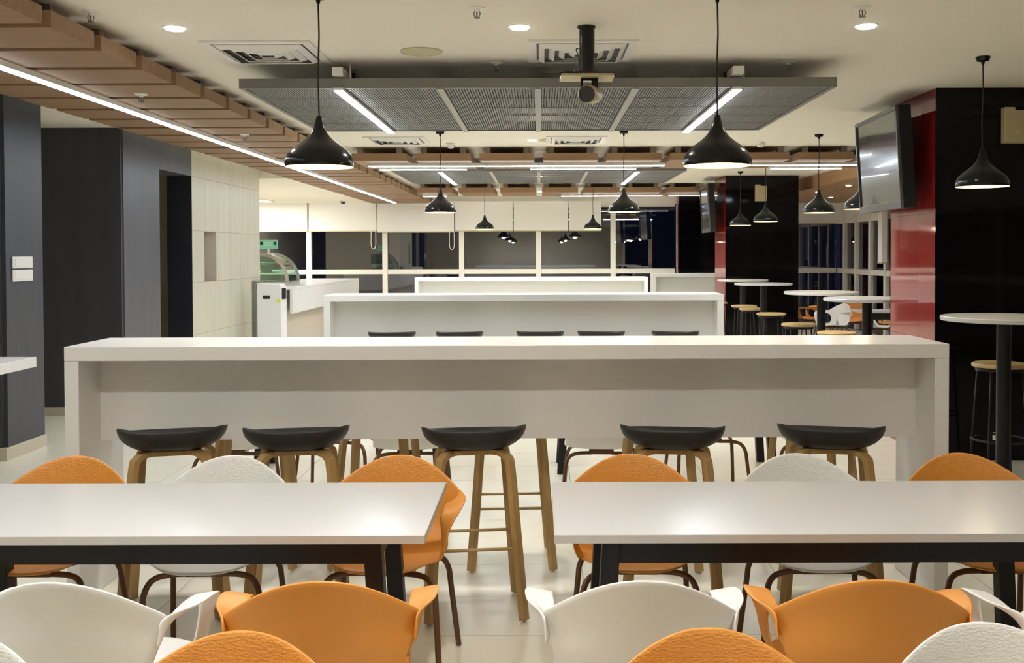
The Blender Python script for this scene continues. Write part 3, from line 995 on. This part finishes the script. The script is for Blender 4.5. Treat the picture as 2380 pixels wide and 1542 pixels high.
# ------------------------------------------------------------------ shell chairs
def make_chair(mat, name_mat):
    o = thing('armchair', 'x', 'chair')
    ns = 17
    # centre profile of the seat: (y, z, half width)
    seat = [(0.236, 0.438, 0.160), (0.230, 0.4465, 0.180), (0.19, 0.450, 0.208), (0.12, 0.446, 0.222), (0.03, 0.438, 0.228), (-0.06, 0.431, 0.228), (-0.13, 0.432, 0.222), (-0.178, 0.446, 0.216)]
    vs, fs = [], []
    rowsn = 0
    for (y_, z_, hw) in seat:
        for i in range(ns):
            s = -1 + 2 * i / (ns - 1)
            yy = y_ - (0.06 * abs(s) ** 3 if y_ > 0.18 else 0.0) + (0.03 * s * s if y_ < -0.15 else 0)
            vs.append((s * hw, yy, z_ + (0.010 if y_ > 0.1 else 0.018) * abs(s) ** 3))
        rowsn += 1
    back = [0.08, 0.2, 0.34, 0.48, 0.62, 0.76, 0.89, 1.0]
    for t in back:
        for i in range(ns):
            s = -1 + 2 * i / (ns - 1)
            ztop = 0.658 + 0.124 * (0.62 * (1 - abs(s) ** 2.5) + 0.38 * (0.5 + 0.5 * math.cos(math.pi * s)) ** 0.7)
            z0 = 0.452 + 0.03 * abs(s) ** 3
            z_ = z0 + (ztop - z0) * t
            hw = 0.212 + 0.056 * min(1, t * 1.02) ** 1.3
            y_ = -0.198 - 0.08 * t ** 0.8 - 0.03 * math.sin(math.pi * min(t * 1.5, 1)) * 0.5 + (0.035 + 0.075 * t) * s * s
            vs.append((s * hw, y_, z_))
        rowsn += 1
    for j in range(rowsn - 1):
        for i in range(ns - 1):
            fs.append((j * ns + i, j * ns + i + 1, (j + 1) * ns + i + 1, (j + 1) * ns + i))
    sh = MB().add(vs, fs).build('shell', mat, o, 180)
    m = sh.modifiers.new('solid', 'SOLIDIFY')
    m.thickness = 0.008
    m.offset = 0
    m = sh.modifiers.new('sub', 'SUBSURF')
    m.levels = m.render_levels = 1
    for sx in (-1, 1):
        # path, width direction, half width
        st = [((0.250, -0.212, 0.622), (0.0, 0.2, 1.0), 0.036), ((0.258, -0.172, 0.630), (0.30, 0.1, 0.95), 0.037), ((0.270, -0.128, 0.637), (0.75, 0.05, 0.62), 0.040),
              ((0.280, -0.070, 0.643), (0.95, 0.0, 0.34), 0.043), ((0.285, -0.005, 0.646), (1.0, 0.0, 0.26), 0.044), ((0.286, 0.055, 0.643), (1.0, -0.05, 0.22), 0.042),
              ((0.281, 0.098, 0.630), (1.0, -0.1, 0.15), 0.036), ((0.272, 0.113, 0.602), (0.95, 0.25, 0.1), 0.028), ((0.260, 0.108, 0.562), (0.6, 0.8, 0.1), 0.024),
              ((0.246, 0.098, 0.515), (0.35, 0.93, 0.0), 0.028), ((0.234, 0.08, 0.480), (0.2, 0.98, 0.0), 0.037), ((0.216, 0.065, 0.452), (0.15, 0.98, 0.0), 0.052)]
        vs, fs = [], []
        for (p, d, hw) in st:
            d = Vector(d).normalized()
            for u in (-1, -0.5, 0, 0.5, 1):
                q = Vector(p) + d * hw * u
                vs.append((sx * (q.x - 0.018 * min(1.0, max(0.0, (p[1] + 0.19) / 0.06)) * min(1.0, max(0.0, (p[2] - 0.48) / 0.1))), q.y, q.z))
        for j in range(len(st) - 1):
            for u in range(4):
                f = (j * 5 + u, j * 5 + u + 1, j * 5 + 6 + u, j * 5 + 5 + u)
                fs.append(f if sx > 0 else f[::-1])
        ar = MB().add(vs, fs).build('armrest', mat, o, 180)
        m = ar.modifiers.new('solid', 'SOLIDIFY')
        m.thickness = 0.009
        m.offset = 0
        m = ar.modifiers.new('sub', 'SUBSURF')
        m.levels = m.render_levels = 2
    for sx in (-1, 1):
        for sy in (-1, 1):
            yb = 0.11 if sy > 0 else -0.12
            p = smooth_path([(sx * 0.06, yb * 0.9, 0.404), (sx * 0.14, yb * 1.05, 0.404), (sx * 0.190, yb * 1.25, 0.390), (sx * 0.214, yb * 1.42, 0.345), (sx * 0.222, yb * 1.52, 0.27), (sx * 0.244, yb * 2.0, 0.004)], 6)
            MB().tube(p, 0.0115, 10, ref=(0.2 * sx, 1, 0.1)).build('leg', M['brown_tube'], o, 180)
    MB().box(-0.075, 0.075, -0.12, 0.12, 0.396, 0.426).build('seat_mount', M['brown_tube'], o, bevel=0.004)
    return o


orange_chair = make_chair(M['orange'], 'orange')
white_chair = make_chair(M['white_shell'], 'white')
used = {'o': False, 'w': False}


def chair(c, x, y, rz, label, group):
    src = orange_chair if c == 'o' else white_chair
    if not used[c]:
        o = src
        used[c] = True
    else:
        o = copy_tree(src)
    o.location = (x, y, 0)
    o.rotation_euler = (0, 0, R(rz))
    o['label'] = label
    o['group'] = group
    return o


G1 = 'chairs with backs to the viewer'
chair('w', -1.235, 2.85, -4, 'white shell armchair seen from behind at the lower left', G1)
chair('o', -0.600, 2.85, 5, 'orange shell armchair seen from behind at the left table', G1)
chair('w', 0.262, 2.85, 0, 'white shell armchair seen from behind at the left end of the right table', G1)
chair('o', 0.890, 2.85, -4, 'orange shell armchair seen from behind at the right table', G1)
chair('w', 1.52, 2.85, 3, 'white shell armchair cut by the right edge, only its arm showing', G1)
G2 = 'chairs across the two front tables'
chair('o', -1.93, 3.92, 180, 'orange armchair top behind the left table, far left', G2)
chair('w', -1.275, 3.92, 181, 'white armchair top behind the left table', G2)
chair('o', -0.60, 3.92, 176, 'orange armchair behind the left table corner, seat and arm showing', G2)
chair('o', 0.372, 3.93, 180, 'orange armchair behind the left end of the right table', G2)
chair('w', 1.063, 3.93, 180, 'white armchair behind the middle of the right table', G2)
chair('o', 1.742, 3.93, 180, 'orange armchair behind the right table at the right edge', G2)
G3 = 'chair tops along the bottom edge'
chair('w', -1.29, 1.95, 180, 'white quilted chair top in the bottom left corner', G3)
chair('o', -0.668, 1.96, 180, 'orange quilted chair top at the bottom left', G3)
chair('o', 0.372, 1.97, 180, 'orange quilted chair top at the bottom, right of the aisle', G3)
chair("w", 0.995, 2.0, 180, 'white quilted chair top in the bottom right corner', G3)
G4 = 'chairs glimpsed under the nearest bar'
for k, (c, x, lb) in enumerate((('w', -1.88, 'white chair glimpsed under the nearest bar, first from the left'), ('o', -1.32, 'orange chair glimpsed under the nearest bar, left half'),
                                ('w', -0.80, 'white chair glimpsed under the nearest bar, left of the central gap'), ('w', 0.375, 'white chair glimpsed under the nearest bar, right of the central gap'),
                                ('o', 1.08, 'orange chair glimpsed under the nearest bar, right half'), ('w', 1.74, 'white chair glimpsed under the nearest bar, first from the right'))):
    chair(c, x, 6.22 + (0.36 if k in (1, 4) else 0), (6, -4, 3, -3, 5, 0)[k], lb, G4)
G5 = 'chairs by the right windows'
for (c, x, y, a, lb) in (('o', 4.76, 17.9, 60, 'orange chair by the right windows, nearest the middle column'), ('w', 4.70, 16.3, 115, 'white chair turned sideways by the right windows'),
                         ('o', 5.35, 17.3, 150, 'orange chair behind the white one by the right windows'), ('w', 5.33, 15.85, 70, 'second white chair by the right windows, nearer'),
                         ('o', 5.85, 16.7, 120, 'orange chair by the right windows, beside the red column face'), ('w', 5.35, 14.45, 20, 'white chair by the right windows below the round table edge')):
    chair(c, x, y, a, lb, G5)


# ------------------------------------------------------------------ dining tables
def dining_table(x0, x1, y0, y1, label):
    cx, cy = (x0 + x1) / 2, (y0 + y1) / 2
    o = thing('dining_table', label, 'table', (cx, cy, 0), 0, 'white rectangular dining tables')
    hx, hy = (x1 - x0) / 2, (y1 - y0) / 2
    e = 0.002
    MB().box(-hx + e, hx - e, -hy + e, hy - e, 0.714, 0.74).build('top', M['table_white'], o)
    eb = MB()
    for (a0, a1, b0, b1) in ((-hx, hx, -hy, -hy + e), (-hx, hx, hy - e, hy), (-hx, -hx + e, -hy + e, hy - e), (hx - e, hx, -hy + e, hy - e)):
        eb.box(a0, a1, b0, b1, 0.714, 0.7394)
    eb.build('edge_band', M['table_edge'], o)
    lx, ly = hx - 0.19, hy - 0.17
    for s in (-1, 1):
        MB().box(-lx, lx, s * ly - 0.02, s * ly + 0.02, 0.606, 0.7138).build('apron', M['black_metal'], o)
        MB().box(s * lx - 0.02, s * lx + 0.02, -ly + 0.02, ly - 0.02, 0.606, 0.7138).build('apron', M['black_metal'], o)
        for q in (-1, 1):
            m = MB()
            m.sweep([(s * lx, q * ly, 0.7138), (s * (lx + 0.02), q * (ly + 0.008), 0.36), (s * (lx + 0.04), q * (ly + 0.016), 0.0)], rrect(0.058, 0.058), ref=(0, 1, 0))
            m.build('leg', M['black_metal'], o, bevel=0.003)
    return o


dining_table(-2.16, -0.362, 3.13, 3.865, 'white dining table with black frame at the lower left')
dining_table(0.042, 1.88, 3.13, 3.865, 'white dining table with black frame at the lower right')
dining_table(-3.96, -2.163, 3.13, 3.865, 'white dining table cut off by the left edge of the picture')
dining_table(1.883, 3.68, 3.13, 3.865, 'white dining table cut off by the right edge of the picture')
dining_table(-2.22, -0.60, 7.22, 7.95, 'dining table hidden behind the nearest bar, left, black legs showing')
dining_table(0.0, 1.85, 7.22, 7.95, 'dining table hidden behind the nearest bar, right, black legs showing')
dining_table(4.75, 6.2, 14.9, 15.5, 'white dining table by the right windows')


# ------------------------------------------------------------------ round high tables and stools
def make_round():
    o = thing('round_table', 'x', 'table', (0, 0, 0), 0, 'round high tables')
    MB().lathe([(0.0, 1.165), (0.385, 1.165), (0.392, 1.17), (0.392, 1.19), (0.387, 1.195), (0.0, 1.195)], 48).build('top', M['table_white'], o, 40)
    MB().cyl((0, 0, 0), 0.045, 0.02, 1.165, 24).build('pole', M['black_metal'], o, 40)
    MB().lathe([(0.0, 0.0), (0.24, 0.0), (0.24, 0.012), (0.06, 0.03), (0.0, 0.03)], 36).build('base', M['black_metal'], o, 40)
    return o


rt = make_round()
for k, (x, y, lb) in enumerate(((3.04, 6.62, 'nearest round white high table at the right edge'), (3.02, 9.33, 'round white high table beside the red column face'),
                                (3.02, 10.85, 'round white high table overlapping the middle column and windows'), (3.07, 13.9, 'round white high table in front of the middle black column'),
                                (3.17, 15.8, 'farthest round white high table by the red strip'))):
    o = rt if k == 0 else copy_tree(rt)
    o.location = (x, y, 0)
    o['label'] = lb


def make_rstool():
    o = thing('round_stool', 'x', 'stool', (0, 0, 0), 0, 'round wooden seat stools')
    MB().lathe([(0.0, 0.795), (0.175, 0.795), (0.188, 0.80), (0.19, 0.815), (0.18, 0.825), (0.0, 0.825)], 36).build('seat', M['oak_seat'], o, 40)
    MB().lathe([(0.165, 0.77), (0.165, 0.795), (0.15, 0.795), (0.15, 0.77), (0.165, 0.77)], 30).build('seat_ring', M['black_metal'], o, 40)
    for sx in (-1, 1):
        for sy in (-1, 1):
            MB().tube([(sx * 0.11, sy * 0.11, 0.79), (sx * 0.15, sy * 0.15, 0.0)], 0.009, 8, ref=(0, 1, 0)).build('leg', M['black_metal'], o, 180)
    c = [(0.19 * math.cos(2 * math.pi * k / 24), 0.19 * math.sin(2 * math.pi * k / 24), 0.28) for k in range(24)]
    MB().tube(c, 0.008, 8, closed=True).build('foot_ring', M['black_metal'], o, 180)
    return o


rs = make_rstool()
for k, (x, y, lb) in enumerate(((3.28, 7.20, 'round wooden stool before the near black column'), (3.30, 6.22, 'round wooden stool cut by the right edge'),
                                (2.88, 11.25, 'round wooden stool left of the third round table pole'), (2.95, 10.05, 'wide round wooden stool behind the second round table'),
                                (3.02, 13.2, 'round wooden stool in front of the fourth round table'), (3.03, 14.40, 'round wooden stool behind the fourth round table'),
                                (3.06, 15.15, 'round wooden stool before the farthest round table'), (2.80, 16.14, 'farthest round wooden stool by the red strip'))):
    o = rs if k == 0 else copy_tree(rs)
    o.location = (x, y, 0)
    o['label'] = lb

# ------------------------------------------------------------------ servery: counter, display case, dispenser
ct = thing('servery_counter', 'long white servery counter with recessed beige base', 'counter')
MB().box(-4.75, -3.70, 15.1, 20.65, 1.08, 1.11).build('top', M['counter_white'], ct, bevel=0.004)
MB().box(-3.74, -3.702, 15.1, 20.65, 0.72, 1.079).build('front_panel', M['counter_white'], ct)
MB().box(-4.75, -3.741, 20.61, 20.65, 0.72, 1.079).build('end_panel', M['counter_white'], ct)
MB().box(-4.70, -3.82, 15.15, 20.55, 0.0, 1.079).build('base', M['counter_base'], ct)

dc = thing('display_case', 'curved glass pastry display case on the servery counter', 'display case', (-4.70, 16.2, 1.11))
L = 0.75
prof = [(0.0, 0.50), (0.22, 0.50)]
for k in range(9):
    a = k / 8
    prof.append((0.22 + 0.43 * math.sin(a * math.pi / 2), 0.06 + 0.44 * math.cos(a * math.pi / 2)))
MB().box(0, 0.67, 0, L, 0, 0.06).build('plinth', M['chrome'], dc, bevel=0.004)
m = MB()
n = len(prof)
vs = [(p[0], 0, p[1]) for p in prof[1:]] + [(p[0], L, p[1]) for p in prof[1:]]
n -= 1
m.add(vs, [(i, i + 1, n + i + 1, n + i) for i in range(n - 1)])
g = m.build('curved_glass', M['case_glass'], dc, 180)
for yy in (0.0, L):
    pts = [(0.0, 0.06)] + prof
    q = MB().prism(pts, 'y', yy - 0.004, yy + 0.004).build('end_glass', M['case_glass'], dc)
    MB().sweep([(p[0], yy, p[1]) for p in prof[1:]], rrect(0.05, 0.012), ref=(0, 1, 0)).build('glass_edge', M['chrome'], dc, 60)
MB().box(0, 0.24, 0, L, 0.50, 0.515).build('top_rail', M['white_metal'], dc)
for z, d in ((0.2, 0.45), (0.35, 0.32)):
    MB().box(0.02, d, 0.02, L - 0.02, z, z + 0.012).build('shelf', M['sign_pale'], dc)
MB().box(0.20, 0.38, 0.10, 0.11, 0.212, 0.33).build('price_card', M['sign_pale'], dc)

gs = thing('counter_sign', 'green sign with dark end symbols standing on the display case', 'sign', (-4.43, 16.5, 1.626))
MB().box(-0.015, 0.015, -0.01, 0.01, 0, 0.09).build('post', M['white_metal'], gs)
MB().box(-0.155, 0.155, -0.012, 0.012, 0.07, 0.215).build('panel', M['sign_green'], gs, bevel=0.008)
for sx in (-1, 1):
    MB().box(sx * 0.11 - 0.022, sx * 0.11 + 0.022, -0.014, -0.012, 0.14, 0.185).build('symbol', M['dark_plastic'], gs)
for z in (0.175, 0.15, 0.125):
    MB().box(-0.07, 0.07, -0.014, -0.012, z - 0.006, z + 0.003).build('text_line', M['sign_pale'], gs)

dp = thing('water_dispenser', 'tall white dispenser with dark slot beside the tiled wall', 'dispenser', (-3.75, 14.0, 0))
MB().prism([(-0.175, 0), (0.165, 0), (0.165, 1.13), (0.145, 1.195), (-0.175, 1.21)], 'y', 0, 0.30).build('body', M['dispenser'], dp, bevel=0.012)
MB().box(-0.09, 0.005, -0.006, 0.002, 0.995, 1.04).build('display', M['dark_plastic'], dp, bevel=0.002)
MB().box(0.13, 0.205, 0.03, 0.12, 0.99, 1.14).build('side_unit', M['dark_plastic'], dp, bevel=0.006)
MB().cyl((0, 0, 0), 0.028, 0, 0.004, 16).build('sticker', M['yellow'], dp).matrix_local = Matrix.Translation((0.125, 0.0, 0.965)) @ Matrix.Rotation(R(90), 4, 'X')
fb = thing('fire_cabinet', 'slim grey cabinet on the end of the tiled wall', 'cabinet', (WX, 14.75, 0.15))
MB().box(0, 0.06, -0.12, 0.22, 0, 1.07).build('body', M['fire_box'], fb, bevel=0.006)
MB().box(0.06, 0.066, -0.10, 0.20, 0.03, 1.04).build('door', M['fire_box'], fb, bevel=0.003)
